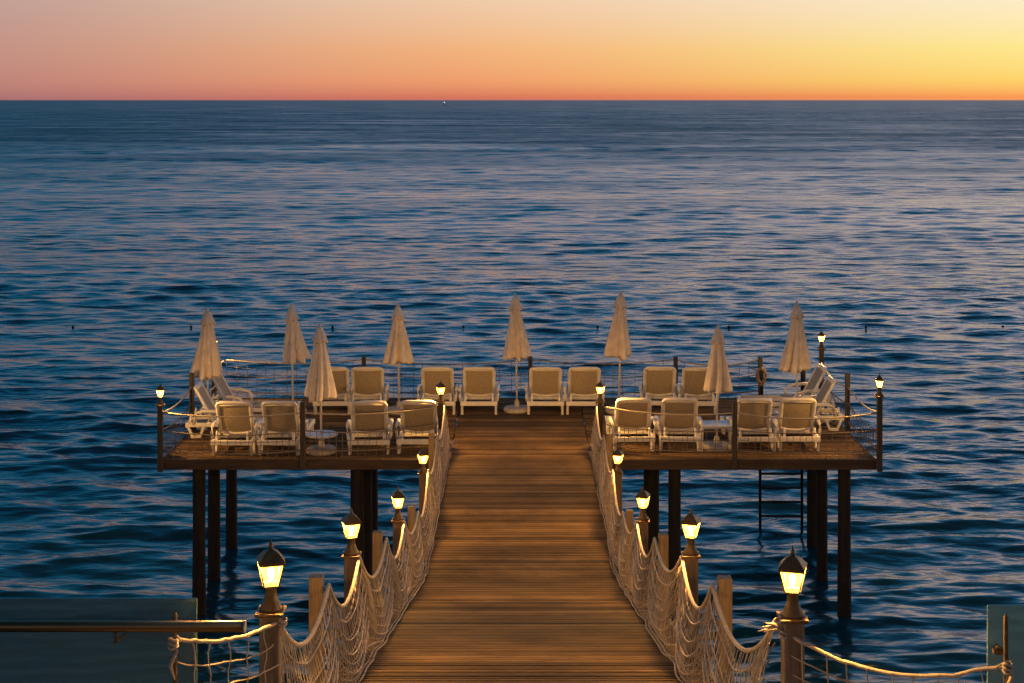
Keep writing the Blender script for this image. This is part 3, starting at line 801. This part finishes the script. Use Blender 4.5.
para(321.5, 25.95, 324, 397, 17, 5, "closed parasol standing in the white round table in the near row on the left")
para(399, 29.3, 303, 361, 17, 6, "closed cone shaped parasol in the far row, above two loungers left of the walkway")
para(517, 29.4, 294, 358, 15.5, 7, "centre closed parasol at the very end of the walkway between two far loungers")
para(619, 29.3, 291, 356, 16, 8, "tallest standing closed parasol right of the walkway, above the right platform lantern")
para(716.5, 26.25, 325, 390, 16, 9, "yellow lit closed parasol standing in the white square table on the right")
para(797, 28.0, 301, 370, 16.5, 10, "rightmost closed parasol, close to the far right corner lantern")

# ------------------------------------------------------------------ small tables round two parasol poles
rt = thing("side_table", "low white round table around the near left parasol pole", "table", ((321.5 - 520.5) * 25.95 / 1500, 25.95, 0))
mb = MB(); mb.lathe([(0.27, 0.0), (0.285, 0.008), (0.285, 0.026), (0.275, 0.034), (0.03, 0.034)], 36, (0, 0, 0.30)); mb.build("tabletop", "plastic", rt)
mb = MB(); mb.lathe([(0.075, 0.10), (0.05, 0.16), (0.045, 0.27), (0.09, 0.299)], 20); mb.build("stem", "plastic", rt, smooth=True)
sq = thing("side_table", "white square plastic table with four legs around the near right parasol pole", "table", ((716 - 520.5) * 26.25 / 1500, 26.25, 0))
mb = MB(); mb.box(-0.28, 0.28, -0.24, 0.24, 0.42, 0.445); mb.build("tabletop", "plastic", sq, bevel=0.01)
mb = MB(); mb.bar([(-0.25, -0.21, 0.405), (0.25, -0.21, 0.405), (0.25, 0.21, 0.405), (-0.25, 0.21, 0.405)], 0.025, 0.028, closed=True); mb.build("apron", "plastic", sq)
for sx in (-1, 1):
    for sy in (-1, 1):
        mb = MB(); mb.bar([(sx * 0.265, sy * 0.225, 0.42), (sx * 0.285, sy * 0.245, 0.0)], 0.045, 0.045); mb.build("leg", "plastic", sq, bevel=0.005)

rc = MB()
for k in range(5):
    a0 = random.uniform(0, 6.28); rx, rz_ = random.uniform(0.07, 0.10), random.uniform(0.14, 0.19)
    rc.tube([(rx * math.cos(a) + 0.02 * math.sin(3 * a + a0), -0.065 - 0.012 * k + 0.01 * math.sin(2 * a + a0), -rz_ + rz_ * math.sin(a)) for a in np.linspace(0, 6.283, 22)[:-1]], 0.012, 6, closed=True)
rc.tube([(0, -0.05, 0.0), (0.0, -0.12, 0.015), (0.02, -0.14, -0.06), (-0.03, -0.135, -0.02), (-0.12, -0.10, -0.05), (-0.2, -0.08, -0.02)], 0.014, 6)
o = rc.build("rope_coil", "old_rope", smooth=True); o.location = (4.9, 30.6, 0.66)
tag(o, "coiled dark rope hanging on the back railing post beside the ladder", "rope coil")

# ------------------------------------------------------------------ swim line floats and a far boat
fl_lab = ["leftmost dark swim float on the sea near the picture edge", "dark swim float on the sea left of the leftmost parasol",
          "dark swim float on the sea between the second and third slim parasols", "dark swim float on the sea left of the centre parasol",
          "dark swim float on the sea left of the tall parasol right of centre", "dark swim float on the sea right of the tall parasol right of centre",
          "dark swim float on the sea right of the far corner lantern", "rightmost dark swim float on the sea near the picture edge"]
for px, lab in zip((73, 191, 332.5, 463.5, 597.5, 729, 866, 1003), fl_lab):
    y = 8.9 * 1500 / 228.0; mb = MB()
    mb.lathe([(0.02, -0.05), (0.045, -0.03), (0.055, 0.0), (0.045, 0.035), (0.02, 0.055), (0.010, 0.07)], 14)
    o = mb.build("swim_float", "buoy", smooth=True); o.location = ((px - 520.5) * y / 1500, y, SEA + 0.04)
    tag(o, lab, "float", "swim line floats on the sea")
bt = thing("boat", "tiny distant boat with a white light on the horizon", "boat", ((444.5 - 520.5) * 2400 / 1500, 2400, SEA))
mb = MB()
mb.add([(-2.6, -0.9, -0.1), (2.2, -0.9, -0.1), (3.4, 0, -0.1), (2.2, 0.9, -0.1), (-2.6, 0.9, -0.1), (-2.7, -1.1, 0.8), (2.5, -1.1, 0.9), (4.2, 0, 1.15), (2.5, 1.1, 0.9), (-2.7, 1.1, 0.8)],
       [(4, 3, 2, 1, 0), (5, 6, 7, 8, 9), (0, 1, 6, 5), (1, 2, 7, 6), (2, 3, 8, 7), (3, 4, 9, 8), (4, 0, 5, 9)]); mb.build("hull", "hull", bt)
mb = MB(); mb.box(-1.4, 0.8, -0.7, 0.7, 0.86, 2.1); mb.build("cabin", "hull", bt, bevel=0.1)
mb = MB(); mb.tube([(-0.3, 0, 2.1), (-0.3, 0, 4.6)], 0.06, 6); mb.build("mast", "hull", bt)
mb = MB(); mb.lathe([(0.2, 0), (0.55, 0.4), (0.55, 0.8), (0.2, 1.2)], 10, (-0.3, 0, 4.6)); mb.build("mast_light", "mast_light", bt)
